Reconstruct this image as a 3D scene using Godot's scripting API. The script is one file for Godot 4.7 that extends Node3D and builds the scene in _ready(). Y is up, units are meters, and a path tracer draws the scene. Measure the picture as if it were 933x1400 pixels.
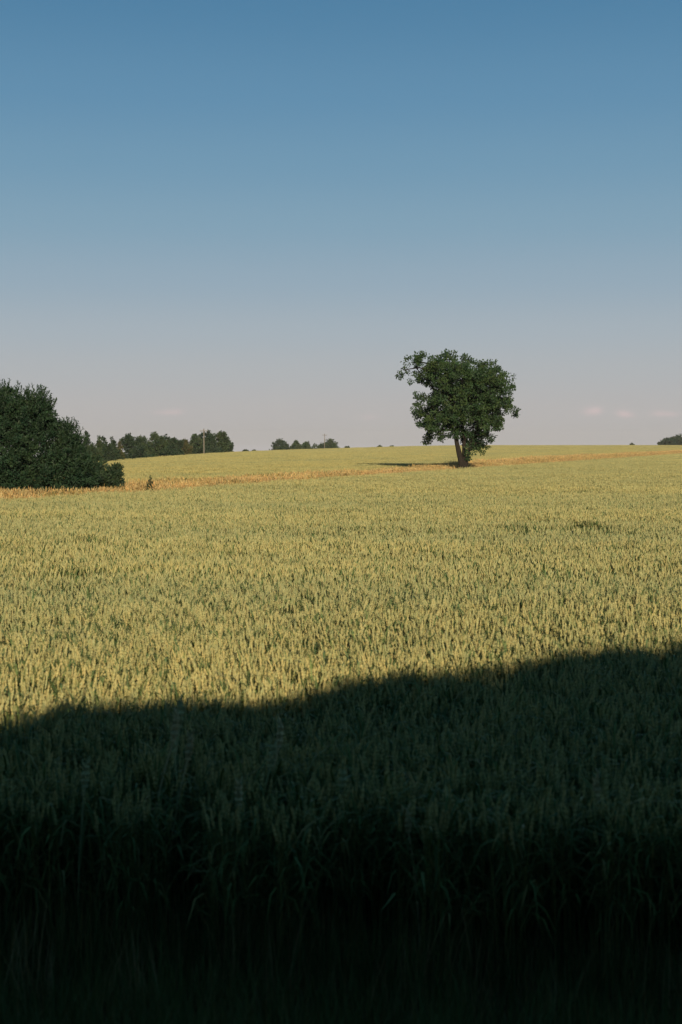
extends Node3D

const EYE := 2.25
const F := 1944.0
const PITCH := 0.0473
var rng := RandomNumberGenerator.new()
var to_sun: Vector3
var wobble := FastNoiseLite.new()
var patchy := FastNoiseLite.new()
var taken := {}
var M := {}


class Shape:
	var v := PackedVector3Array()
	var n := PackedVector3Array()
	var c := PackedColorArray()

	func tri(a: Vector3, b: Vector3, d: Vector3, col: Color) -> void:
		var no := (d - a).cross(b - a).normalized()
		v.append(a); v.append(b); v.append(d)
		n.append(no); n.append(no); n.append(no)
		c.append(col); c.append(col); c.append(col)

	func tri_s(a: Vector3, b: Vector3, d: Vector3, na: Vector3, nb: Vector3, nd: Vector3, col: Color) -> void:
		v.append(a); v.append(b); v.append(d)
		n.append(na); n.append(nb); n.append(nd)
		c.append(col); c.append(col); c.append(col)

	func tube(pts: Array, rad: Array, sides: int, col: Color, closed := true) -> void:
		var rings := []
		var norms := []
		for i in pts.size():
			var t: Vector3 = (pts[mini(i + 1, pts.size() - 1)] - pts[maxi(i - 1, 0)]).normalized()
			var u := t.cross(Vector3(0.31, 0.2, 0.93)).normalized()
			var w := t.cross(u).normalized()
			var ring := []
			var nr := []
			for k in sides:
				var a := TAU * k / sides
				var o := u * cos(a) + w * sin(a)
				ring.append(pts[i] + o * rad[i])
				nr.append(o)
			rings.append(ring)
			norms.append(nr)
		for i in pts.size() - 1:
			for k in sides:
				var k2 := (k + 1) % sides
				tri_s(rings[i][k], rings[i + 1][k], rings[i + 1][k2], norms[i][k], norms[i + 1][k], norms[i + 1][k2], col)
				tri_s(rings[i][k], rings[i + 1][k2], rings[i][k2], norms[i][k], norms[i + 1][k2], norms[i][k2], col)
		if closed:
			var last: int = pts.size() - 1
			for k in sides - 2:
				tri(rings[last][0], rings[last][k + 1], rings[last][k + 2], col)
				tri(rings[0][0], rings[0][k + 2], rings[0][k + 1], col)

	func ribbon(pts: Array, wid: Array, side: Vector3, col: Color) -> void:
		for i in pts.size() - 1:
			var a: Vector3 = pts[i] - side * wid[i]
			var b: Vector3 = pts[i] + side * wid[i]
			var e: Vector3 = pts[i + 1] - side * wid[i + 1]
			var f: Vector3 = pts[i + 1] + side * wid[i + 1]
			tri(a, e, b, col)
			if wid[i + 1] > 0.0:
				tri(b, e, f, col)

	func leaf(at: Vector3, along: Vector3, side: Vector3, length: float, width: float, col: Color) -> void:
		var up := along.cross(side)
		var mid := at + along * length * 0.45
		var tip := at + along * length - up * length * 0.12
		var l := mid - side * width * 0.5 + up * width * 0.18
		var r := mid + side * width * 0.5 + up * width * 0.18
		tri(at, l, tip, col)
		tri(at, tip, r, col)

	func mesh(mat: Material) -> ArrayMesh:
		var arr := []
		arr.resize(Mesh.ARRAY_MAX)
		arr[Mesh.ARRAY_VERTEX] = v
		arr[Mesh.ARRAY_NORMAL] = n
		arr[Mesh.ARRAY_COLOR] = c
		var m := ArrayMesh.new()
		m.add_surface_from_arrays(Mesh.PRIMITIVE_TRIANGLES, arr)
		m.surface_set_material(0, mat)
		return m


func rf(a: float, b: float) -> float:
	return rng.randf_range(a, b)


func unit() -> Vector3:
	var y := rf(-1, 1)
	var a := rf(0, TAU)
	var q := sqrt(1.0 - y * y)
	return Vector3(cos(a) * q, y, sin(a) * q)


# ---- helpers for things ----
func numbered(called: String) -> String:
	var k: int = taken.get(called, 0)
	taken[called] = k + 1
	return called if k == 0 else "%s_%03d" % [called, k]


func meta(o: Node, label: String, category: String, group := "", kind := "") -> Node:
	if label: o.set_meta("label", label)
	if category: o.set_meta("category", category)
	if group: o.set_meta("group", group)
	if kind: o.set_meta("kind", kind)
	return o


func thing(called: String, at: Vector3, label: String, category: String, group := "", kind := "") -> Node3D:
	var o := Node3D.new()
	o.name = numbered(called)
	add_child(o)
	o.position = at
	meta(o, label, category, group, kind)
	return o


func part(parent: Node3D, called: String, s: Shape, mat: Material) -> MeshInstance3D:
	var o := MeshInstance3D.new()
	o.name = called
	o.mesh = s.mesh(mat)
	parent.add_child(o, true)
	return o


func spread(parent: Node3D, called: String, mesh: Mesh, places: Array, tints: Array) -> void:
	if places.is_empty():
		return
	var mm := MultiMesh.new()
	mm.transform_format = MultiMesh.TRANSFORM_3D
	mm.use_colors = true
	mm.mesh = mesh
	mm.instance_count = places.size()
	for i in places.size():
		mm.set_instance_transform(i, places[i])
		mm.set_instance_color(i, tints[i])
	var o := MultiMeshInstance3D.new()
	o.name = called
	o.multimesh = mm
	o.set_meta("kind", "stuff")
	parent.add_child(o, true)


# ---- lie of the land ----
const CREST := [[-0.30, 95.0], [-0.24, 105.0], [-0.155, 127.0], [-0.11, 200.0], [-0.075, 290.0], [-0.035, 420.0], [0.007, 600.0], [0.09, 900.0], [0.3, 950.0]]

func crest(r: float) -> float:
	if r <= CREST[0][0]: return CREST[0][1]
	for i in CREST.size() - 1:
		if r < CREST[i + 1][0]:
			return lerpf(CREST[i][1], CREST[i + 1][1], inverse_lerp(CREST[i][0], CREST[i + 1][0], r))
	return CREST[-1][1]


func field_edge(x: float) -> float:
	return 5.95 - 0.1 * x + 0.12 * wobble.get_noise_2d(x * 9.0, 3.0)


func ground_y(x: float, z: float) -> float:
	var d := -z
	var e := 5.95 - 0.1 * clampf(x, -20, 20)
	var h := 0.5 * smoothstep(e - 0.1, e - 3.2, d)
	if d > 30.0:
		var r := x / d
		h += 1.2 * smoothstep(200.0, 900.0, d) * smoothstep(-0.04, 0.1, r)
		var over := maxf(0.0, d - crest(r))
		h -= minf(16.0, 0.03 * over * over / (over + 25.0))
	return h


func margin_offset(x: float, d: float) -> float:   # metres beyond the near edge of the dry grass margin
	return (8.05 + 0.33 * (d - 94.0) - x) / 1.053


func at_pixel(px: float, py: float, d: float) -> Vector3:
	var v := Vector3((px - 466.5) / F, (700.0 - py) / F, -1.0).rotated(Vector3.RIGHT, -PITCH)
	return Vector3(0, EYE, 0) + v * (d / -v.z)


# ---- materials ----
func plain(rough: float, back := Color.BLACK) -> StandardMaterial3D:
	var m := StandardMaterial3D.new()
	m.vertex_color_use_as_albedo = true
	m.roughness = rough
	m.metallic_specular = 0.3
	if back != Color.BLACK:
		m.backlight_enabled = true
		m.backlight = back
	return m


func grain(a: Color, b: Color, freq: float, scale: float, bump: float) -> StandardMaterial3D:
	var m := StandardMaterial3D.new()
	var no := FastNoiseLite.new()
	no.seed = 5
	no.frequency = freq
	no.fractal_octaves = 5
	var t := NoiseTexture2D.new()
	t.width = 512
	t.height = 512
	t.seamless = true
	t.noise = no
	var g := Gradient.new()
	g.set_color(0, a.linear_to_srgb())
	g.set_color(1, b.linear_to_srgb())
	g.set_offset(0, 0.25)
	g.set_offset(1, 0.75)
	t.color_ramp = g
	m.albedo_texture = t
	m.uv1_triplanar = true
	m.uv1_world_triplanar = true
	m.uv1_scale = Vector3.ONE * scale
	m.roughness = 0.95
	m.metallic_specular = 0.2
	if bump > 0.0:
		var hm := NoiseTexture2D.new()
		hm.width = 512
		hm.height = 512
		hm.seamless = true
		hm.noise = no
		m.heightmap_enabled = true
		m.heightmap_texture = hm
		m.heightmap_scale = bump
	return m


func vary(c: Color, amount: float) -> Color:
	var k := 1.0 + rf(-amount, amount)
	var w := rf(-amount, amount) * 0.4
	return Color(c.r * k * (1.0 + w), c.g * k, c.b * k * (1.0 - w))


# ---- sky ----
const SKY := [   # elevation in degrees, then linear red, green, blue
	[0.0, 0.472, 0.449, 0.440], [1.4, 0.465, 0.452, 0.449], [3.0, 0.427, 0.451, 0.470], [4.5, 0.378, 0.439, 0.488], [6.5, 0.296, 0.399, 0.485], [8.7, 0.223, 0.360, 0.470],
	[11.0, 0.168, 0.317, 0.450], [13.5, 0.124, 0.273, 0.424], [17.0, 0.083, 0.219, 0.370], [25.0, 0.050, 0.140, 0.235], [40.0, 0.030, 0.086, 0.128], [90.0, 0.020, 0.057, 0.078]]

func sky_color(el: float) -> Color:
	for i in SKY.size() - 1:
		if el < SKY[i + 1][0]:
			var t := smoothstep(0.0, 1.0, inverse_lerp(SKY[i][0], SKY[i + 1][0], el)) * 0.3 + 0.7 * inverse_lerp(SKY[i][0], SKY[i + 1][0], el)
			return Color(lerpf(SKY[i][1], SKY[i + 1][1], t), lerpf(SKY[i][2], SKY[i + 1][2], t), lerpf(SKY[i][3], SKY[i + 1][3], t))
	return Color(SKY[-1][1], SKY[-1][2], SKY[-1][3])


func make_sky() -> PanoramaSkyMaterial:
	var w := 4096
	var h := 2048
	var im := Image.create_empty(w, h, false, Image.FORMAT_RGBF)
	for y in h:
		var el := 90.0 - (y + 0.5) / h * 180.0
		im.fill_rect(Rect2i(0, y, w, 1), sky_color(maxf(el, 0.0)))
	# small fair-weather clouds low over the horizon: azimuth to the right of the view, elevation, half sizes (degrees), strength
	var puffs := [[-7.0, 1.27, 0.5, 0.12, 0.8], [-6.55, 1.3, 0.28, 0.14, 0.6], [1.15, 1.08, 0.4, 0.13, 0.5], [9.95, 1.28, 0.34, 0.2, 1.3], [10.2, 1.33, 0.2, 0.16, 0.8],
		[11.2, 1.2, 0.3, 0.17, 1.2], [11.45, 1.14, 0.25, 0.1, 0.8], [12.6, 1.2, 0.35, 0.13, 1.0], [13.1, 1.17, 0.3, 0.1, 0.8],
		[19.0, 1.3, 0.5, 0.18, 0.9], [20.2, 1.15, 0.4, 0.12, 0.7], [27.0, 1.2, 0.6, 0.16, 0.8], [-16.0, 1.25, 0.5, 0.15, 0.8], [-23.0, 1.1, 0.5, 0.14, 0.7], [-31.0, 1.3, 0.6, 0.16, 0.8], [38.0, 1.2, 0.6, 0.16, 0.8]]
	var fl := FastNoiseLite.new()
	fl.frequency = 0.09
	for p in puffs:
		for y in range(int((90 - p[1] - 3 * p[3]) / 180.0 * h), int((90 - p[1] + 3 * p[3]) / 180.0 * h) + 1):
			for x in range(int((p[0] - 3 * p[2]) / 360.0 * w), int((p[0] + 3 * p[2]) / 360.0 * w) + 1):
				var az: float = (x + 0.5) / w * 360.0
				var col := posmod(x, w)
				var el: float = 90.0 - (y + 0.5) / h * 180.0
				var dx: float = (az - p[0]) / p[2]
				var dy: float = (el - p[1]) / p[3] * (1.0 if el > p[1] else 1.7)
				var q: float = exp(-(dx * dx + dy * dy) * 1.2) * p[4] * (1.0 + 0.5 * fl.get_noise_2d(x, y * 2.0))
				var c := im.get_pixel(col, y)
				im.set_pixel(col, y, Color(c.r + 0.09 * q, c.g + 0.035 * q, c.b + 0.035 * q))
	var s := PanoramaSkyMaterial.new()
	s.panorama = ImageTexture.create_from_image(im)
	return s


# ---- wheat ----
func ear(s: Shape, p: Vector3, along: Vector3, length: float, rad: float, sides: int, rings: int, col: Color) -> void:
	var u := along.cross(Vector3(0.3, 0.1, 0.95)).normalized()
	var w := along.cross(u).normalized()
	var turn := rf(0, TAU)
	var pts := []
	for i in rings + 1:
		var t := float(i) / rings
		var r := rad * sin(PI * clampf(0.16 + 0.84 * t, 0.0, 1.0)) ** 0.5
		if i == rings: r = 0.0
		elif rings > 4: r *= 1.0 + (0.3 if i % 2 == 0 else -0.22)
		var ring := []
		for k in sides:
			var a := turn + TAU * k / sides + (0.5 * TAU / sides if i % 2 else 0.0)
			ring.append(p + along * length * t + (u * cos(a) + w * sin(a) * 0.75) * r)
		pts.append(ring)
	for i in rings:
		var cc := vary(col, 0.14)
		for k in sides:
			var k2 := (k + 1) % sides
			s.tri(pts[i][k], pts[i + 1][k], pts[i + 1][k2], cc)
			if i < rings - 1 or true:
				s.tri(pts[i][k], pts[i + 1][k2], pts[i][k2], cc)


const EAR := Color(0.45, 0.405, 0.18)
const EAR_GREEN := Color(0.31, 0.325, 0.14)
const STEM := Color(0.22, 0.25, 0.09)
const LEAF := Color(0.11, 0.165, 0.062)
const LEAF_DRY := Color(0.27, 0.25, 0.115)

func wheat_clump(count: int, radius: float, lod: int) -> ArrayMesh:
	var s := Shape.new()
	for i in count:
		var a := rf(0, TAU)
		var q := radius * sqrt(rng.randf())
		var b := Vector3(cos(a) * q, 0, sin(a) * q)
		var h := rf(0.59, 0.68) + (0.06 if rng.randf() < 0.05 else 0.0) - (0.10 if rng.randf() < 0.14 else 0.0)
		var lean := Vector3(rf(-1, 1), 0, rf(-1, 1)) * 0.085
		var top := b + lean * 0.8 + Vector3(0, h, 0)
		var tilt := (Vector3(lean.x * 3.6 + rf(-0.17, 0.17), 1.0, lean.z * 3.6 + rf(-0.17, 0.17))).normalized()
		var col := vary(EAR.lerp(EAR_GREEN, rng.randf() ** 1.4), 0.12)
		var sc: float = [1.0, 1.1, 1.5, 2.3, 4.0][lod]
		var el: float = rf(0.065, 0.10) * [1.0, 1.0, 1.2, 1.6, 2.2][lod]
		ear(s, top, tilt, el, rf(0.0056, 0.0078) * sc, [5, 4, 3, 3, 3][lod], [8, 3, 2, 2, 2][lod], col)
		# stem
		if lod < 2:
			var mid := b + lean * 0.3 + Vector3(0, h * 0.55, 0)
			s.tube([b, mid, top] if lod == 0 else [b + Vector3(0, 0.25, 0), top], [0.0022, 0.002, 0.0016] if lod == 0 else [0.0028, 0.0022], 3, vary(STEM, 0.2), false)
		elif lod == 2:
			var sd := Vector3(rf(-1, 1), 0, rf(-1, 1)).normalized()
			s.ribbon([b + Vector3(0, 0.3, 0), top], [0.005, 0.004], sd, vary(STEM, 0.2))
		# leaves
		for k in [4, 3, 2, 2, 1][lod]:
			var la := rf(0, TAU)
			var out := Vector3(cos(la), 0, sin(la))
			var sd := Vector3(-sin(la), 0, cos(la))
			var hy: float = h * (rf(0.3, 0.95) if lod < 2 else rf(0.5, 0.85))
			var o := b + lean * 0.5 * hy + Vector3(0, hy, 0)
			var ll := rf(0.14, 0.26)
			var lw: float = rf(0.0032, 0.0058) * [1.0, 1.2, 2.4, 6.0, 10.0][lod]
			var lc := vary(LEAF_DRY if rng.randf() < 0.12 else LEAF, 0.25)
			var droop := rf(0.0, 0.9)
			if lod == 0:
				s.ribbon([o, o + out * ll * 0.3 + Vector3(0, ll * 0.45, 0), o + out * ll * 0.62 + Vector3(0, ll * (0.65 - droop * 0.3), 0), o + out * ll * 0.95 + Vector3(0, ll * (0.7 - droop), 0)], [lw * 0.7, lw, lw * 0.8, 0.0], sd, lc)
			else:
				s.ribbon([o, o + out * ll * 0.45 + Vector3(0, ll * 0.5, 0), o + out * ll * 0.9 + Vector3(0, ll * (0.65 - droop), 0)], [lw * 0.8, lw, 0.0], sd, lc)
	return s.mesh(M.wheat)


func gap_here(x: float, d: float) -> bool:
	for g in [[3.25, 26.8, 0.36, 1.5], [4.72, 27.2, 0.3, 1.9], [5.1, 27.4, 0.2, 1.2], [-3.2, 17.3, 0.75, 0.3], [-2.2, 17.5, 0.45, 0.22], [-4.6, 23.4, 1.3, 0.3], [-6.4, 23.2, 0.8, 0.25], [0.2, 24.8, 1.2, 0.2],
			[5.6, 20.5, 0.5, 0.5], [3.9, 26.4, 0.5, 0.3], [4.2, 29.6, 0.8, 0.4], [-0.6, 33.0, 1.6, 0.4], [1.8, 38.0, 1.5, 0.5], [2.3, 12.6, 0.18, 0.35], [-0.4, 13.4, 0.2, 0.3], [-2.0, 12.4, 0.35, 0.2], [3.2, 13.9, 0.3, 0.25], [1.2, 15.2, 0.3, 0.25]]:
		var a: float = (x - g[0]) / g[2]
		var b: float = (d - g[1]) / g[3]
		if a * a + b * b < 1.0 + 0.6 * wobble.get_noise_2d(x * 60.0, d * 60.0):
			return rng.randf() < 0.96
	return false


func sow() -> void:
	var near := thing("wheat_field", Vector3.ZERO, "nearer field of ripening green and gold wheat, half in shadow", "wheat field", "", "stuff")
	var far := thing("wheat_field", Vector3.ZERO, "farther wheat field rising to the horizon beyond the dry grass margin", "wheat field", "", "stuff")
	var bands := [[5.0, 16.0, 0.17, 17, 0.125, 10], [16.0, 45.0, 0.25, 25, 0.2, 10], [45.0, 140.0, 0.7, 70, 0.55, 6], [140.0, 420.0, 2.2, 190, 1.7, 5], [420.0, 1060.0, 6.0, 240, 4.6, 4]]
	for lod in bands.size():
		var b: Array = bands[lod]
		var meshes := []
		for k in b[5]:
			meshes.append(wheat_clump(b[3], b[4], lod))
		var places := [[], []]
		var tints := [[], []]
		for f in 2:
			for k in b[5]:
				places[f].append([])
				tints[f].append([])
		var step: float = b[2]
		var d: float = b[0]
		while d < b[1]:
			var half: float = 0.32 * d + 1.6
			var x := -half
			while x < half:
				var px := x + rf(-0.5, 0.5) * step
				var pd := d + rf(-0.5, 0.5) * step
				x += step
				if pd < field_edge(px): continue
				var off := margin_offset(px, pd)
				var f := 0
				if off > -0.35:
					if off < 3.6: continue
					f = 1
					if off > 3.6 and fposmod(off - 13.0, 21.0) < 0.45 + step * 0.35: continue   # tramlines
				if pd > crest(px / pd) + 40.0: continue
				if Vector2(px + 11.2, pd - 48.0).length() < 3.6 or Vector2(px + 8.5, pd - 51.0).length() < 1.3: continue   # under the bushes
				if lod < 2 and gap_here(px, pd): continue
				var thin := patchy.get_noise_2d(px * 22.0, pd * 14.0)
				if lod < 2 and thin > 0.37 and rng.randf() < 0.75: continue
				var coarse := wobble.get_noise_2d(px * 1.6, pd * 4.5)
				var fine := wobble.get_noise_2d(px * 14.0 + 300.0, pd * 14.0)
				var hs := 1.0 + 0.07 * coarse + 0.06 * fine + rf(-0.05, 0.05)
				var ripe := coarse * 0.12 + patchy.get_noise_2d(px * 0.5, pd * 2.5) * 0.16 + rf(-0.05, 0.05)
				var tint := Color(1.0 + ripe, 1.0 + ripe * 0.6, 1.0 + ripe * 0.2)
				if f == 1:   # less ripe strips run along the drilling
					var strip := 1.0 - 0.20 * smoothstep(0.05, 0.4, patchy.get_noise_2d(off * 7.0, 50.0 + pd * 0.2))
					tint = Color(tint.r * 1.05 * strip, tint.g * lerpf(1.0, strip, 0.6), tint.b * 0.93)
				var k := rng.randi() % int(b[5])
				var t := Transform3D(Basis(Vector3.UP, rf(0, TAU)).scaled(Vector3(1, hs, 1)), Vector3(px, ground_y(px, -pd) - 0.01, -pd))
				places[f][k].append(t)
				tints[f][k].append(tint)
			d += step
		for f in 2:
			for k in b[5]:
				spread([near, far][f], "wheat", meshes[k], places[f][k], tints[f][k])


# ---- grasses ----
func grass_tuft(count: int, radius: float, height: float, width: float, cols: Array, heads: bool, segs: int) -> ArrayMesh:
	var s := Shape.new()
	for i in count:
		var a := rf(0, TAU)
		var q := radius * sqrt(rng.randf())
		var b := Vector3(cos(a) * q, -0.02, sin(a) * q)
		var la := rf(0, TAU)
		var out := Vector3(cos(la), 0, sin(la))
		var h := height * rf(0.55, 1.1)
		var bend := rf(0.05, 0.5) * h
		var c := vary(cols[rng.randi() % cols.size()], 0.2)
		var pts := []
		var wid := []
		for k in segs + 1:
			var t := float(k) / segs
			pts.append(b + out * bend * t * t + Vector3(0, h * (t - 0.18 * t * t * bend / h), 0))
			wid.append(width * (1.0 - t) if not heads else width * 0.6)
		s.ribbon(pts, wid, Vector3(-out.z, 0, out.x), c)
		if heads:
			var p: Vector3 = pts[segs]
			var dir: Vector3 = (pts[segs] - pts[segs - 1]).normalized()
			ear(s, p, dir, h * rf(0.12, 0.22), width * rf(1.3, 2.2), 3, 2, vary(c, 0.12))
	return s.mesh(M.wheat)


func grasses() -> void:
	var dry := thing("dry_grass", Vector3.ZERO, "strip of tall dry orange grass between the two wheat fields", "dry grass", "", "stuff")
	var straw := [Color(0.52, 0.36, 0.15), Color(0.54, 0.39, 0.17), Color(0.48, 0.32, 0.13), Color(0.50, 0.39, 0.18)]
	var tufts := []
	for k in 6:
		tufts.append(grass_tuft(170, 0.55, 0.9, 0.007, straw, true, 2))
	var fresh := []
	for k in 3:
		fresh.append(grass_tuft(80, 0.45, 0.85, 0.009, [Color(0.34, 0.27, 0.10), Color(0.20, 0.19, 0.07), Color(0.42, 0.29, 0.10), Color(0.38, 0.29, 0.12)], true, 2))
	var all: Array = tufts + fresh
	var places := []
	var tints := []
	for k in all.size():
		places.append([])
		tints.append([])
	var d := 22.0
	while d < 420.0:
		var step := 0.5 if d < 110 else 0.8
		var off := 0.15
		while off < 3.7:
			var dd := d + rf(-0.3, 0.3)
			var o := off + rf(-0.25, 0.25)
			off += step
			var x := 8.05 + 0.33 * (dd - 94.0) - o * 1.053
			if absf(x) > 0.34 * dd + 2.0 or (o > 0.7 and absf(x + 7.1) < 0.5 and dd < 54.0 and dd > 49.0): continue
			var green := patchy.get_noise_2d(dd * 4.0, o * 12.0)
			var tall := 1.0 + 0.16 * patchy.get_noise_2d(dd * 7.0 + 90.0, o * 7.0)
			if o < 0.6: tall *= 0.8
			var lush := smoothstep(46.0, 56.0, dd) * smoothstep(88.0, 70.0, dd)
			tall *= 0.66 + 0.10 * lush + 0.34 * smoothstep(85.0, 125.0, dd) + 0.14 * smoothstep(50.0, 42.0, dd)
			var k := rng.randi() % 6
			if green > 0.30 - 0.2 * lush - (0.25 * lush if o > 1.1 else 0.0) or rng.randf() < 0.04: k = 6 + rng.randi() % 3
			var sc := rf(0.9, 1.15)
			places[k].append(Transform3D(Basis(Vector3.UP, rf(0, TAU)).scaled(Vector3(sc, tall * sc, sc)), Vector3(x, ground_y(x, -dd), -dd)))
			var w := rf(0.88, 1.12)
			tints[k].append(Color(w, w * rf(0.94, 1.06), w))
		d += step
	for k in all.size():
		spread(dry, "dry_grass_tuft", all[k], places[k], tints[k])

	var verge := thing("verge_grass", Vector3.ZERO, "short dark rough grass along the shaded edge of the wheat", "grass", "", "stuff")
	var green_cols := [Color(0.07, 0.12, 0.04), Color(0.09, 0.14, 0.05), Color(0.05, 0.09, 0.03), Color(0.22, 0.18, 0.08), Color(0.10, 0.13, 0.05)]
	var vt := []
	for k in 5:
		vt.append(grass_tuft(34, 0.12, 0.24, 0.0035, green_cols, false, 4))
	var vp := []
	var vc := []
	for k in 5:
		vp.append([])
		vc.append([])
	d = 3.3
	while d < 6.6:
		var x := -3.6
		while x < 3.6:
			var px := x + rf(-0.06, 0.06)
			var pd := d + rf(-0.06, 0.06)
			x += 0.11
			if pd > field_edge(px) + 0.15 or rng.randf() < 0.12: continue
			var k := rng.randi() % 5
			var sc := rf(0.6, 1.25) * (1.0 + 0.5 * wobble.get_noise_2d(px * 40.0, pd * 40.0)) * (1.0 + 0.7 * smoothstep(0.7, 0.0, field_edge(px) - pd))
			vp[k].append(Transform3D(Basis(Vector3.UP, rf(0, TAU)).scaled(Vector3(1, sc, 1)), Vector3(px, ground_y(px, -pd), -pd)))
			vc[k].append(Color(1, 1, 1) * rf(0.8, 1.2))
		d += 0.11
	var dead := grass_tuft(9, 0.10, 0.5, 0.0028, [Color(0.34, 0.25, 0.13), Color(0.28, 0.19, 0.10), Color(0.38, 0.31, 0.17)], false, 5)
	var dp := []
	var dc := []
	for k in 90:
		var px := rf(-2.6, 2.6)
		var pd := field_edge(px) + rf(-0.7, 0.25)
		var sc := rf(0.6, 1.3)
		dp.append(Transform3D(Basis(Vector3.UP, rf(0, TAU)).scaled(Vector3(sc, sc, sc)), Vector3(px, ground_y(px, -pd), -pd)))
		dc.append(Color(1, 1, 1) * rf(0.8, 1.2))
	spread(verge, "dead_grass_tuft", dead, dp, dc)
	for k in 5:
		spread(verge, "grass_tuft", vt[k], vp[k], vc[k])


func tall_grass(px: float, py: float, d: float, lean: float, label: String, col: Color) -> void:
	var top := at_pixel(px, py, d)
	var base := Vector3(top.x - lean, ground_y(top.x, -d), -d)
	var o := thing("tall_grass_stalk", base, label, "grass stalk", "tall grass stalks standing above the wheat")
	var h := top.y - base.y
	var s := Shape.new()
	var pts := []
	var rad := []
	for k in 7:
		var t := k / 6.0
		pts.append(Vector3(lean * t * t * 0.85, h * 0.86 * t, 0.02 * sin(t * 3.0)))
		rad.append(lerpf(0.0060, 0.0042, t))
	s.tube(pts, rad, 4, col)
	part(o, "stem", s, M.wheat)
	var e := Shape.new()
	var p: Vector3 = pts[6]
	var dir := (Vector3(lean, h, 0) - p).normalized()
	ear(e, p, dir, h * 0.14, 0.017, 5, 8, vary(col, 0.1))
	for k in 10:
		var t := k / 10.0
		var a := rf(0, TAU)
		ear(e, p + dir * h * 0.13 * t, (dir + Vector3(cos(a), 0.2, sin(a)) * 0.6).normalized(), 0.05, 0.007, 3, 2, col)
	part(o, "seed_head", e, M.wheat)
	for k in 2:
		var l := Shape.new()
		var a := rf(0, TAU)
		var out := Vector3(cos(a), 0, sin(a))
		var st: Vector3 = pts[2 + k]
		l.ribbon([st, st + out * 0.07 + Vector3(0, 0.13, 0), st + out * 0.17 + Vector3(0, 0.18, 0), st + out * 0.28 + Vector3(0, 0.12, 0)], [0.008, 0.010, 0.008, 0.0], Vector3(-out.z, 0, out.x), Color(0.16, 0.22, 0.10))
		part(o, "leaf", l, M.wheat)


# ---- leaves in the round ----
func foliage(s: Shape, lobes: Array, per_volume: float, clump: float, leaves: int, ll: float, lw: float, cols: Array, droop: float, outward: float) -> void:
	for lb in lobes:
		var c: Vector3 = lb[0]
		var r: Vector3 = lb[1]
		var many := maxi(3, int(per_volume * (r.x * r.y + r.y * r.z + r.x * r.z) / 3.0 / (clump * clump)))
		for k in many:
			var dir := unit()
			var rad := lerpf(0.30, 1.0, sqrt(rng.randf())) * rf(0.86, 1.08)
			var p := c + dir * r * rad
			var base: Color = vary(cols[rng.randi() % cols.size()], 0.18)
			var cr := clump * rf(0.6, 1.25)
			for j in leaves:
				var e := unit()
				var at := p + e * cr * (rng.randf() ** 0.45) * Vector3(1, 0.8, 1)
				var along := (unit() * 0.8 + e * 0.5 + dir * outward + Vector3(0, -droop, 0)).normalized()
				var side := along.cross(unit()).normalized()
				s.leaf(at, along, side, ll * rf(0.7, 1.25), lw * rf(0.75, 1.2), vary(base, 0.12))


func limb(o: Node3D, called: String, pts: Array, r0: float, r1: float, mat: Material) -> void:
	var s := Shape.new()
	var dense := []
	var rad := []
	for i in pts.size() - 1:
		for k in 3:
			var t := k / 3.0
			var p0: Vector3 = pts[maxi(i - 1, 0)]
			var p3: Vector3 = pts[mini(i + 2, pts.size() - 1)]
			dense.append(pts[i].cubic_interpolate(pts[i + 1], p0, p3, t))
	dense.append(pts[-1])
	for i in dense.size():
		var t := float(i) / (dense.size() - 1)
		rad.append(lerpf(r0, r1, t) * (1.0 + 0.06 * sin(i * 2.3)))
	s.tube(dense, rad, 8, Color(1, 1, 1))
	part(o, called, s, mat)


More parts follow.
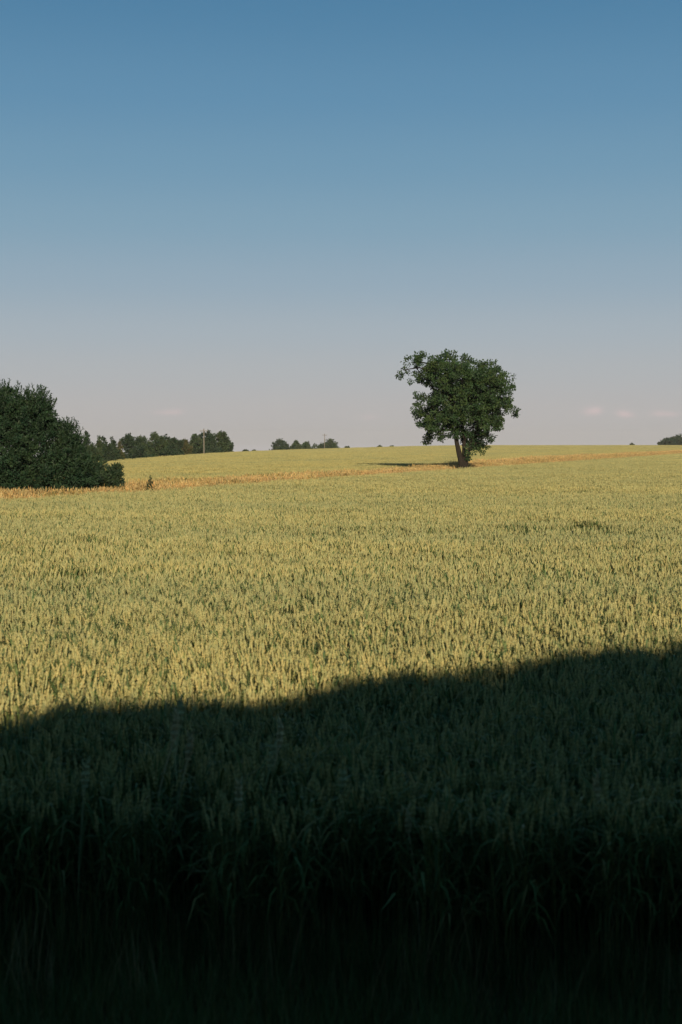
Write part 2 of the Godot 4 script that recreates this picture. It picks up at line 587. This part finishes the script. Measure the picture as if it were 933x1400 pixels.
func lone_tree() -> void:
	var base := Vector3(8.05, 0, -94.0) + Vector3(0.05, 0, -0.3)
	base.y = ground_y(base.x, base.z) - 0.05
	var o := thing("deciduous_tree", base, "lone dark green broadleaf tree with forked trunk, standing in the wheat", "tree")
	var zoom := func(zx: float, zy: float) -> Vector3: return Vector3((zx - 495.0) * 0.0109, (800.0 - zy) * 0.0109 + 0.65, 0)
	limb(o, "trunk", [Vector3(-0.02, 0, 0), zoom.call(488, 790), zoom.call(470, 700), zoom.call(452, 610), zoom.call(462, 540), zoom.call(430, 420), zoom.call(380, 250)], 0.24, 0.06, M.bark)
	limb(o, "stem", [Vector3(0.08, 0, 0.05), zoom.call(505, 790), zoom.call(500, 700), zoom.call(499, 610), zoom.call(492, 540), zoom.call(520, 400), zoom.call(560, 240)], 0.19, 0.05, M.bark)
	limb(o, "stem", [Vector3(0.14, 0, -0.05), zoom.call(512, 780), zoom.call(528, 700), zoom.call(548, 620), zoom.call(600, 520), zoom.call(680, 420)], 0.14, 0.04, M.bark)
	for b in [[455, 570, 350, 500, 290, 400, 0.5], [440, 460, 330, 330, 200, 170, -0.2], [430, 420, 280, 200, 130, 200, 0.3], [520, 400, 620, 280, 720, 230, 0.4], [520, 420, 660, 360, 790, 400, -0.5],
			[560, 600, 600, 590, 640, 600, 0.5], [530, 680, 570, 640, 600, 640, 0.3], [470, 480, 480, 320, 470, 160, 0.9], [480, 470, 520, 300, 610, 170, -0.9], [450, 560, 330, 560, 290, 590, -0.3], [380, 250, 300, 170, 200, 140, 0.1]]:
		var p2: Vector3 = zoom.call(b[4], b[5]) + Vector3(0, 0, b[6] * 1.6)
		var p1: Vector3 = zoom.call(b[2], b[3]) + Vector3(0, 0, b[6])
		limb(o, "branch", [zoom.call(b[0], b[1]), p1, p2], 0.09, 0.025, M.bark)
	var lobes := []
	for l in [[190, 150, 50, 45], [130, 212, 34, 34], [205, 250, 38, 32], [265, 130, 70, 42], [390, 122, 70, 48], [470, 165, 75, 50], [330, 220, 105, 85], [480, 250, 125, 95], [590, 165, 62, 45],
			[670, 195, 80, 60], [745, 275, 55, 48], [620, 280, 110, 90], [265, 390, 72, 75], [400, 390, 115, 100], [540, 390, 120, 105], [695, 370, 90, 75], [785, 430, 36, 22], [812, 470, 14, 40],
			[250, 490, 55, 60], [340, 510, 85, 75], [300, 580, 40, 42], [268, 615, 14, 26], [385, 585, 26, 36], [640, 490, 95, 75], [700, 540, 38, 45], [470, 480, 85, 55], [600, 600, 68, 55], [560, 680, 40, 38], [618, 680, 24, 34], [660, 610, 20, 34], [535, 640, 45, 55], [545, 585, 60, 58], [585, 550, 75, 60], [525, 700, 26, 38], [450, 535, 60, 38], [410, 540, 60, 45], [600, 645, 50, 45], [400, 92, 36, 26], [490, 585, 34, 26], [215, 430, 40, 60], [330, 575, 55, 42], [430, 590, 30, 30], [530, 610, 40, 40], [470, 560, 40, 26]]:
		var p: Vector3 = zoom.call(l[0], l[1])
		var r := Vector3(l[2], l[3], l[2]) * 0.0109 * 1.04
		if l[2] >= 85:
			lobes.append([p + Vector3(0, 0, 1.7), r])
			lobes.append([p + Vector3(0, 0.1, -1.7), r])
			lobes.append([p, r])
		else:
			lobes.append([p + Vector3(0, 0, rf(-0.9, 0.9)), r])
	var s := Shape.new()
	foliage(s, lobes, 2.45, 0.29, 38, 0.15, 0.1, [Color(0.044, 0.082, 0.030), Color(0.036, 0.072, 0.028), Color(0.056, 0.09, 0.030), Color(0.04, 0.074, 0.034)], 0.35, 0.4)
	part(o, "crown", s, M.leaf)


func big_bush() -> void:
	var d := 48.0
	var k := d / F
	var o := thing("large_bush", Vector3(at_pixel(15, 672, d).x, 0.0, -d), "tall dense dark green bush at the left end of the grass margin", "bush")
	var inv := -o.position
	var lobes := []
	for l in [[10, 565, 45, 38, 0.0], [40, 560, 38, 30, 0.5], [-40, 560, 50, 42, -0.4], [0, 610, 70, 50, 0.9], [60, 600, 45, 45, 0.3], [-70, 610, 70, 60, 0.0], [84, 605, 26, 34, -0.2], [90, 635, 34, 38, 0.4], [45, 648, 52, 40, 0.9], [-10, 655, 60, 42, 1.0], [112, 645, 26, 32, 0.3], [-80, 660, 70, 40, 0.6], [93, 590, 14, 16, 0.1], [62, 556, 12, 14, 0.2], [12, 540, 22, 18, 0.1], [48, 543, 14, 14, 0.0], [100, 606, 12, 16, 0.0]]:
		lobes.append([at_pixel(l[0], l[1] + 12.0, d) + inv + Vector3(0, 0, l[4]), Vector3(l[2], l[3], l[2] * 1.1) * k * 1.02])
	for st in [[-0.5, -0.4], [0.1, 0.3], [0.6, 1.0], [-0.9, -1.6]]:
		limb(o, "stem", [Vector3(st[0] * 0.4, 0, 0), Vector3(st[0] * 0.8, 1.2, 0.1), Vector3(st[1], 2.6, 0.2), Vector3(st[1] * 1.15, 3.6, 0)], 0.08, 0.02, M.bark)
	var s := Shape.new()
	var cols := [Color(0.028, 0.056, 0.028), Color(0.036, 0.066, 0.032), Color(0.024, 0.048, 0.026), Color(0.032, 0.064, 0.034)]
	foliage(s, lobes, 3.6, 0.16, 42, 0.11, 0.045, cols, -0.25, 0.5)
	# upright shoots along the outline
	for l in lobes:
		for j in 26:
			var dir := unit()
			dir.y = absf(dir.y) * 0.9 + 0.25
			dir = dir.normalized()
			var p: Vector3 = l[0] + dir * l[1] * 0.95
			var grow := (dir + Vector3(0, 1.0, 0)).normalized()
			for q in 16:
				var e := unit()
				s.leaf(p + grow * 0.025 * q, (grow + e * 0.8).normalized(), grow.cross(e).normalized(), 0.11, 0.035, vary(cols[j % 4], 0.2))
	part(o, "foliage", s, M.leaf)

	d = 51.0
	k = d / F
	var b := thing("spreading_shrub", Vector3(at_pixel(145, 668, d).x, 0, -d), "low spreading shrub at the right foot of the tall bush", "shrub")
	lobes = []
	for l in [[135, 652, 26, 17, 0.0], [158, 651, 13, 16, 0.2], [118, 648, 24, 28, 0.3], [105, 640, 24, 30, 0.0], [130, 660, 36, 14, 0.4], [163, 641, 5, 8, 0.2], [150, 662, 20, 12, 0.4], [140, 638, 5, 8, 0.0]]:
		lobes.append([at_pixel(l[0], l[1], d) - b.position + Vector3(0, 0, l[4]), Vector3(l[2], l[3], l[2]) * k * 0.95])
	for st in [-0.3, 0.05, 0.4]:
		limb(b, "stem", [Vector3(st * 0.3, 0, 0), Vector3(st, 0.5, 0), Vector3(st * 1.5, 1.0, 0)], 0.03, 0.01, M.bark)
	s = Shape.new()
	foliage(s, lobes, 4.5, 0.13, 28, 0.13, 0.05, [Color(0.034, 0.062, 0.036), Color(0.045, 0.07, 0.034), Color(0.032, 0.055, 0.032)], -0.35, 0.5)
	part(b, "foliage", s, M.leaf)


func little_conifer() -> void:
	var d := 53.0
	var top := at_pixel(206, 650.5, d)
	var o := thing("little_conifer", Vector3(top.x, 0, -d), "tiny dark conifer standing by itself in the dry grass", "conifer")
	limb(o, "trunk", [Vector3.ZERO, Vector3(0, top.y * 0.5, 0), Vector3(0, top.y * 0.96, 0)], 0.03, 0.008, M.bark)
	var s := Shape.new()
	for k in 26:
		var t := k / 25.0
		var y := lerpf(0.0, top.y, t)
		var r := lerpf(0.42, 0.01, t)
		for j in int(lerpf(46.0, 5.0, t)):
			var a := rf(0, TAU)
			var dir := Vector3(cos(a), 0, sin(a))
			for q in 5:
				var e := unit()
				s.leaf(Vector3(0, y + rf(-0.03, 0.03), 0) + dir * r * rf(0.2, 1.0), (dir + e * 0.6 + Vector3(0, 0.3, 0)).normalized(), dir.cross(e).normalized(), lerpf(0.09, 0.035, t), lerpf(0.026, 0.012, t), vary(Color(0.028, 0.062, 0.034), 0.2))
	part(o, "foliage", s, M.leaf)


func far_tree(called: String, label: String, category: String, group: String, px: float, top_py: float, wide: float, d: float, kind: String, cols: Array) -> void:
	var top := at_pixel(px, top_py, d)
	var g := ground_y(top.x, -d)
	var h := (top.y - g) * (1.1 if kind == "bush" else 1.06)
	var w := wide * d / F * (0.62 if kind == "bush" else 0.74)
	var o := thing(called, Vector3(top.x, g - 0.05, -d), label, category, group)
	var leaf_size := maxf(0.12, d / 1422.0 * 1.5)
	var lobes := []
	if kind == "conifer":
		limb(o, "trunk", [Vector3.ZERO, Vector3(0, h * 0.5, 0), Vector3(0, h * 0.99, 0)], 0.02 * h, 0.03, M.bark)
		for k in 15:
			var t := k / 14.0
			var r := w * (1.0 - t) ** 0.8 * rf(0.75, 1.1) + 0.08
			lobes.append([Vector3(rf(-0.1, 0.1) * w, h * lerpf(0.1, 0.98, t), rf(-0.1, 0.1) * w), Vector3(r, h * 0.045, r)])
	elif kind == "bush":
		limb(o, "stem", [Vector3.ZERO, Vector3(0.1, h * 0.4, 0), Vector3(0.2, h * 0.7, 0)], 0.05 * h, 0.02 * h, M.bark)
		for k in 9:
			var a := rf(-1, 1)
			lobes.append([Vector3(a * w * 0.62, h * rf(0.3, 0.74) * (1.0 - 0.28 * a * a), rf(-0.5, 0.5) * w), Vector3(w * rf(0.3, 0.5), h * rf(0.2, 0.27), w * 0.4)])
		lobes.append([Vector3(0, h * 0.78, 0), Vector3(w * 0.35, h * 0.22, w * 0.35)])
		lobes.append([Vector3(0, h * 0.35, 0), Vector3(w * 0.85, h * 0.35, w * 0.7)])
	else:
		limb(o, "trunk", [Vector3.ZERO, Vector3(0.02 * h, h * 0.3, 0), Vector3(-0.02 * h, h * 0.75, 0)], 0.035 * h, 0.012 * h, M.bark)
		for k in 4:
			var a := rf(0, TAU)
			limb(o, "branch", [Vector3(0, h * (0.28 + 0.08 * k), 0), Vector3(cos(a) * w * 0.3, h * (0.45 + 0.07 * k), sin(a) * w * 0.3), Vector3(cos(a) * w * 0.6, h * (0.55 + 0.09 * k), sin(a) * w * 0.6)], 0.012 * h, 0.005 * h, M.bark)
		for k in 11:
			var a := rf(0, TAU)
			var q := rf(0.25, 0.72)
			lobes.append([Vector3(cos(a) * w * q, h * rf(0.3, 0.82), sin(a) * w * q), Vector3(w * rf(0.28, 0.46), h * rf(0.1, 0.17), w * 0.38)])
		lobes.append([Vector3(rf(-0.2, 0.2) * w, h * 0.87, 0), Vector3(w * 0.35, h * 0.13, w * 0.35)])
		lobes.append([Vector3(0, h * 0.5, 0), Vector3(w * 0.6, h * 0.3, w * 0.6)])
	var s := Shape.new()
	var clump := maxf(0.2, w * 0.13)
	foliage(s, lobes, 2.7, clump, 14, leaf_size * 1.25, leaf_size * 0.75, cols, 0.1, 0.3)
	part(o, "crown" if kind != "bush" else "foliage", s, M.leaf)


func distant_things() -> void:
	var dark := [Color(0.035, 0.06, 0.032), Color(0.03, 0.052, 0.03), Color(0.042, 0.065, 0.032)]
	var mid := [Color(0.05, 0.08, 0.035), Color(0.042, 0.07, 0.035), Color(0.056, 0.078, 0.034)]
	var warm := [Color(0.085, 0.09, 0.035), Color(0.07, 0.08, 0.032), Color(0.09, 0.08, 0.035)]
	var row := "trees lined up behind the far field at left"
	# spruces next to the big bush
	far_tree("spruce_tree", "distant spruce with a bare tip just right of the tall bush", "tree", row, 119, 592, 16, 205, "conifer", dark)
	far_tree("spruce_tree", "distant spruce second from the tall bush, shorter than the first", "tree", row, 136, 600, 18, 210, "conifer", mid)
	far_tree("spruce_tree", "pair-topped young distant spruce, third from the tall bush", "tree", row, 142, 600, 14, 214, "conifer", dark)
	far_tree("spruce_tree", "distant spruce fourth from the tall bush, beside the broadleaf trees", "tree", row, 155, 601, 18, 218, "conifer", dark)
	far_tree("spruce_tree", "low brownish distant spruce touching the first broadleaf tree", "tree", row, 164, 606, 14, 222, "conifer", warm)
	far_tree("hedge_tree", "low rounded tree under the distant spruces at left", "tree", row, 128, 609, 26, 200, "bush", mid)
	far_tree("hedge_tree", "low dark rounded tree at the foot of the distant spruces", "tree", row, 150, 611, 28, 206, "bush", dark)
	far_tree("deciduous_tree", "distant dark square-topped broadleaf tree, leftmost of the broadleaf row", "tree", row, 179, 595, 22, 255, "tree", dark)
	far_tree("deciduous_tree", "distant mid green broadleaf tree, second of the row", "tree", row, 195, 596, 22, 262, "tree", mid)
	far_tree("deciduous_tree", "distant broadleaf tree with two-pronged top, third of the row", "tree", row, 213, 594, 22, 275, "tree", mid)
	far_tree("deciduous_tree", "distant dark broadleaf tree, fourth of the row", "tree", row, 229, 597, 20, 290, "tree", dark)
	far_tree("deciduous_tree", "distant dark rounded broadleaf tree, fifth of the row", "tree", row, 241, 601, 18, 300, "tree", dark)
	far_tree("deciduous_tree", "distant small yellowish green tree in the dip of the row", "tree", row, 253, 603, 16, 318, "tree", warm)
	far_tree("deciduous_tree", "distant broadleaf tree just left of the nearer power pole", "tree", row, 268, 596, 20, 345, "tree", mid)
	far_tree("deciduous_tree", "distant tall broadleaf tree right behind the nearer power pole", "tree", row, 284, 591, 18, 360, "tree", dark)
	far_tree("deciduous_tree", "distant airy broadleaf tree, second from the right end of the row", "tree", row, 302, 591, 20, 370, "tree", mid)
	far_tree("deciduous_tree", "distant leaning small tree at the right end of the row", "tree", row, 312, 605, 12, 372, "tree", dark)
	far_tree("hedge_tree", "low dark growth under the distant broadleaf trees, left half", "tree", row, 190, 611, 44, 250, "bush", dark)
	far_tree("hedge_tree", "low dark growth under the distant broadleaf trees, middle", "tree", row, 228, 611, 40, 285, "bush", dark)
	far_tree("hedge_tree", "low growth beneath the trees behind the nearer power pole", "tree", row, 287, 611, 36, 352, "bush", dark)
	# on the skyline
	var sk := "bushes showing over the skyline"
	far_tree("skyline_bush", "small dark bush low on the skyline, right of the tree row", "bush", sk, 336, 616, 12, 400, "bush", dark)
	far_tree("skyline_bush", "flat dark bush low on the skyline, left of the rounded bush group", "bush", sk, 348, 617, 14, 420, "bush", dark)
	far_tree("skyline_bush", "largest rounded bush of the group left of the farther power pole", "bush", sk, 383, 603, 30, 560, "bush", dark)
	far_tree("skyline_bush", "middle bush of the group left of the farther power pole", "bush", sk, 405, 604.5, 20, 570, "bush", mid)
	far_tree("skyline_bush", "right bush of the group left of the farther power pole", "bush", sk, 420, 606, 14, 575, "bush", mid)
	far_tree("skyline_bush", "wide rounded bush directly behind the farther power pole", "bush", sk, 449, 603, 34, 640, "bush", mid)
	far_tree("skyline_bush", "tiny bush speck just right of the farther power pole", "bush", sk, 475, 612, 8, 700, "bush", dark)
	far_tree("skyline_bush", "tiny bush speck halfway between farther pole and lone tree", "bush", sk, 520, 611, 10, 800, "bush", dark)
	far_tree("skyline_bush", "faintest tiny bush speck left of the lone tree", "bush", sk, 536, 611, 8, 850, "bush", mid)
	far_tree("skyline_bush", "faint tiny bush on the right skyline before the wood", "bush", sk, 864, 608, 9, 1050, "bush", mid)
	var wd := "trees of the wood at the right edge"
	far_tree("woodland_tree", "low dark tree at the left tip of the right edge wood", "tree", wd, 912, 600, 22, 880, "bush", dark)
	far_tree("woodland_tree", "dark tree cut by the right edge of the picture", "tree", wd, 931, 595, 30, 890, "bush", dark)
	far_tree("woodland_tree", "tall tree mostly beyond the right edge of the picture", "tree", wd, 958, 577, 34, 900, "tree", dark)
	far_tree("woodland_tree", "tall tree outside the right edge of the picture", "tree", wd, 985, 570, 44, 905, "tree", mid)
	power_pole(279, 586, 330, "pale wooden power pole with crossarm in front of the tree row")
	power_pole(444, 593, 560, "far power pole with crossarm in front of the rounded bush")
	# weeds in the grass margin
	var wg := "weeds growing in the dry grass margin"
	far_tree("weed_clump", "green weed clump in the dry grass, left of the middle", "weeds", wg, 250, 657.5, 10, 60, "bush", mid)
	far_tree("weed_clump", "widest green weed clump in the dry grass below the rounded bushes", "weeds", wg, 379, 651, 15, 72, "bush", mid)
	far_tree("weed_clump", "green weed clump in the dry grass below the farther pole", "weeds", wg, 441, 647.5, 11, 78, "bush", mid)
	far_tree("weed_clump", "small green weed clump in the dry grass below the leftmost skyline bush", "weeds", wg, 346, 655, 8, 68.5, "bush", mid)


func power_pole(px: float, top_py: float, d: float, label: String) -> void:
	var top := at_pixel(px, top_py, d)
	var g := ground_y(top.x, -d)
	var h := top.y - g
	var o := thing("power_pole", Vector3(top.x, g - 0.2, -d), label, "power pole", "power poles behind the far field")
	var s := Shape.new()
	s.tube([Vector3.ZERO, Vector3(0, h * 0.5, 0), Vector3(0, h + 0.2, 0)], [0.14, 0.125, 0.11], 10, Color(1, 1, 1))
	part(o, "post", s, M.pole)
	var a := Shape.new()
	a.tube([Vector3(-0.9, h - 0.35, 0.2), Vector3(0.9, h - 0.35, 0.2)], [0.08, 0.08], 4, Color(1, 1, 1))
	part(o, "crossarm", a, M.pole)
	for x in [-0.8, -0.35, 0.35, 0.8]:
		var i := Shape.new()
		i.tube([Vector3(x, h - 0.3, 0.2), Vector3(x, h - 0.22, 0.2), Vector3(x, h - 0.12, 0.2), Vector3(x, h - 0.08, 0.2)], [0.025, 0.06, 0.06, 0.03], 7, Color(0.5, 0.5, 0.48))
		part(o, "insulator", i, M.wheat)


# ---- the hedge behind the viewpoint, whose shadow lies over the foreground ----
func hedge_height(x: float, z: float) -> float:
	if x < -4.0: return minf(9.0, 7.0 - x * 0.3) + 1.0 * sin(x * 0.9) + 0.6 * sin(x * 2.3)   # taller trees stand at this end
	if x > 13.0: return 0.7 + to_sun.y / to_sun.z * ((x - 0.84) / 0.46 + 6.0) * 0.82 + 0.4 * sin(x * 1.7)   # and at that one
	var edge := [[-500.0, 1010.0], [0.0, 988.0], [100.0, 976.0], [330.0, 968.0], [430.0, 954.0], [550.0, 938.0], [620.0, 928.0], [700.0, 920.0], [800.0, 905.0], [933.0, 893.0], [1400.0, 875.0]]
	var last := Vector2.ZERO
	var s := to_sun / Vector2(to_sun.x, to_sun.z).length()
	for i in edge.size():
		var d: float = F * (EYE - 0.72) / (edge[i][1] - 40.0 - 608.0)
		var p := Vector3((edge[i][0] - 466.5) / F * d, 0.72, -d)
		var run := (z - p.z) / s.z
		var q := p + s * run
		if i == 0 and x <= q.x: return q.y
		if i > 0 and x < q.x: return lerpf(last.y, q.y, inverse_lerp(last.x, q.x, x))
		last = Vector2(q.x, q.y)
	return last.y


func hedge() -> void:
	var z := 6.5
	var x := -20.0
	var cols := [Color(0.04, 0.065, 0.026), Color(0.05, 0.075, 0.028), Color(0.035, 0.06, 0.026)]
	while x < 24.0:
		var g := ground_y(x, z)
		var h := hedge_height(x, z - 0.8) - g
		var o := thing("hedgerow_tree", Vector3(x, g, z), "leafy hedge tree behind the viewpoint, outside the picture, shading the foreground", "tree", "hedge behind the viewpoint")
		limb(o, "stem", [Vector3(0, -0.05, 0), Vector3(0.05, h * 0.4, 0), Vector3(-0.05, h * 0.8, 0)], 0.12, 0.05, M.bark)
		var core := Shape.new()
		var rows := 12
		var cols_n := 16
		var pts := []
		for i in rows + 1:
			var t := 1.0 - (1.0 - float(i) / rows) ** 2.2
			var ring := []
			for j in cols_n:
				var a := TAU * j / cols_n
				var r := (1.0 - t ** 40.0) * (0.93 + 0.12 * sin(t * 9.0 + j)) + 0.02
				var dir := Vector3(cos(a) * 1.35, 0, sin(a) * 1.1)
				var hy := hedge_height(x + dir.x * r, z - 0.8) - g
				ring.append(Vector3(dir.x * r, hy * t * 0.985 - 0.02, dir.z * r))
			pts.append(ring)
		for i in rows:
			for j in cols_n:
				var j2 := (j + 1) % cols_n
				core.tri(pts[i][j], pts[i + 1][j], pts[i + 1][j2], cols[0])
				core.tri(pts[i][j], pts[i + 1][j2], pts[i][j2], cols[0])
		part(o, "inner_growth", core, M.leaf)
		var s := Shape.new()
		for k in 3600:
			var a := rf(0, TAU)
			var t := rng.randf() ** 0.7
			var r := (1.0 - t ** 40.0) * 0.98
			var dir := Vector3(cos(a) * 1.35, 0, sin(a) * 1.1)
			var hy := hedge_height(x + dir.x * r, z - 0.8) - g
			var e := unit()
			var along := (e + Vector3(cos(a), 0.7, sin(a))).normalized()
			s.leaf(Vector3(dir.x * r, hy * t * 0.985, dir.z * r) - along * 0.05, along, along.cross(unit()).normalized(), rf(0.1, 0.2), rf(0.06, 0.1), vary(cols[k % 3], 0.2))
		part(o, "foliage", s, M.leaf)
		x += 1.6


func land() -> void:
	var s := Shape.new()
	var radii := [0.0]
	var r := 0.6
	while r < 2200.0:
		radii.append(r)
		r *= 1.075 if r > 12.0 else 1.05
	var angles := []
	for k in 240:
		angles.append(-0.42 + 0.84 * k / 240.0)
	for k in 96:
		angles.append(0.42 + (TAU - 0.84) * k / 96.0)
	var ys := []
	for i in radii.size():
		var line := PackedVector3Array()
		for a in angles:
			var x: float = sin(a) * radii[i]
			var z: float = -cos(a) * radii[i]
			line.append(Vector3(x, ground_y(x, z), z))
		ys.append(line)
	var st := SurfaceTool.new()
	st.begin(Mesh.PRIMITIVE_TRIANGLES)
	st.set_smooth_group(0)
	for i in radii.size() - 1:
		for k in angles.size():
			var k2 := (k + 1) % angles.size()
			for p in ([ys[i][k], ys[i + 1][k], ys[i + 1][k2]] + ([ys[i][k], ys[i + 1][k2], ys[i][k2]] if i > 0 else [])):
				st.add_vertex(p)
	st.generate_normals()
	var o := MeshInstance3D.new()
	o.name = "ground"
	o.mesh = st.commit()
	o.mesh.surface_set_material(0, M.soil)
	meta(o, "bare brown soil beneath the crops and the verge", "ground", "", "structure")
	add_child(o)


func _ready() -> void:
	rng.seed = 20240611
	# camera
	var cam := Camera3D.new()
	cam.name = "camera"
	cam.far = 6000.0
	cam.near = 0.05
	cam.fov = rad_to_deg(2.0 * atan(700.0 / F))
	cam.position = Vector3(0, EYE, 0)
	cam.rotation.x = -PITCH
	var att := CameraAttributesPhysical.new()
	att.frustum_focal_length = 12.0 / (700.0 / F)
	att.frustum_focus_distance = 90.0
	att.frustum_near = 0.05
	att.frustum_far = 6000.0
	att.exposure_aperture = 2.9
	cam.attributes = att
	add_child(cam)
	cam.make_current()
	# sky, exposure
	var env := Environment.new()
	env.background_mode = Environment.BG_SKY
	env.sky = Sky.new()
	env.sky.sky_material = make_sky()
	env.tonemap_mode = Environment.TONE_MAPPER_LINEAR
	env.tonemap_exposure = 1.0
	env.fog_enabled = true
	env.fog_density = 0.00012
	env.fog_light_color = Color(0.90, 0.89, 0.87)
	env.sdfgi_enabled = true
	env.ssao_enabled = true
	env.ssil_enabled = true
	var we := WorldEnvironment.new()
	we.name = "world_environment"
	we.environment = env
	add_child(we)
	# sun: low, behind the viewpoint and a little to the right
	var el := deg_to_rad(19.5)
	var az := deg_to_rad(8.0)
	to_sun = Vector3(sin(az) * cos(el), sin(el), cos(az) * cos(el))
	var sun := DirectionalLight3D.new()
	sun.name = "sun"
	sun.light_energy = 1.6
	sun.light_color = Color(1.0, 0.925, 0.80)
	sun.light_angular_distance = 0.5
	sun.shadow_enabled = true
	sun.basis = Basis.looking_at(-to_sun, Vector3.UP)
	add_child(sun)

	wobble.seed = 11
	wobble.frequency = 0.05
	patchy.seed = 23
	patchy.frequency = 0.05
	M.wheat = plain(0.6, Color(0.25, 0.25, 0.15).linear_to_srgb())
	M.leaf = plain(0.5, Color(0.3, 0.35, 0.15).linear_to_srgb())
	M.bark = grain(Color(0.014, 0.012, 0.010), Color(0.055, 0.046, 0.038), 0.03, 1.5, 3.0)
	M.pole = grain(Color(0.15, 0.13, 0.105), Color(0.28, 0.25, 0.21), 0.02, 0.8, 0.0)
	M.soil = grain(Color(0.05, 0.04, 0.025), Color(0.11, 0.09, 0.055), 0.02, 0.6, 2.0)

	land()
	sow()
	grasses()
	big_bush()
	lone_tree()
	little_conifer()
	distant_things()
	hedge()
	var g1 := Color(0.38, 0.42, 0.23)
	var g2 := Color(0.47, 0.43, 0.25)
	tall_grass(249, 955, 6.9, 0.08, "tallest thin grass stalk rising into the light at left, above the shadow edge", g1)
	tall_grass(236, 990, 6.7, -0.05, "thin grass stalk just left of the tallest one", g1)
	tall_grass(262, 1000, 6.5, 0.12, "leaning grass stalk just right of the tallest one", g2)
	tall_grass(385, 985, 6.8, 0.10, "single pale grass stalk between the tall stalks and the middle", g2)
	tall_grass(327, 1068, 6.2, 0.02, "pale upright grass stalk at the dark front edge of the wheat", g2)
	tall_grass(690, 1090, 6.1, 0.05, "thin upright grass stalk at the right front edge of the wheat", g1)
	tall_grass(244, 972, 6.6, 0.16, "bent pale grass stalk crossing in front of the tallest one", g2)
	tall_grass(376, 1012, 6.6, 0.13, "leaning green grass stalk beside the single pale one", g1)
	tall_grass(118, 1040, 6.3, 0.04, "thin grass stalk alone in the shade at far left", g1)
	tall_grass(815, 1062, 6.2, -0.07, "thin pale grass stalk in the shade at far right", g2)
	tall_grass(470, 1048, 6.3, 0.05, "thin grass stalk in the shade in the middle", g1)
	tall_grass(556, 1105, 6.0, -0.06, "short pale grass stalk right of the middle at the front edge", g2)
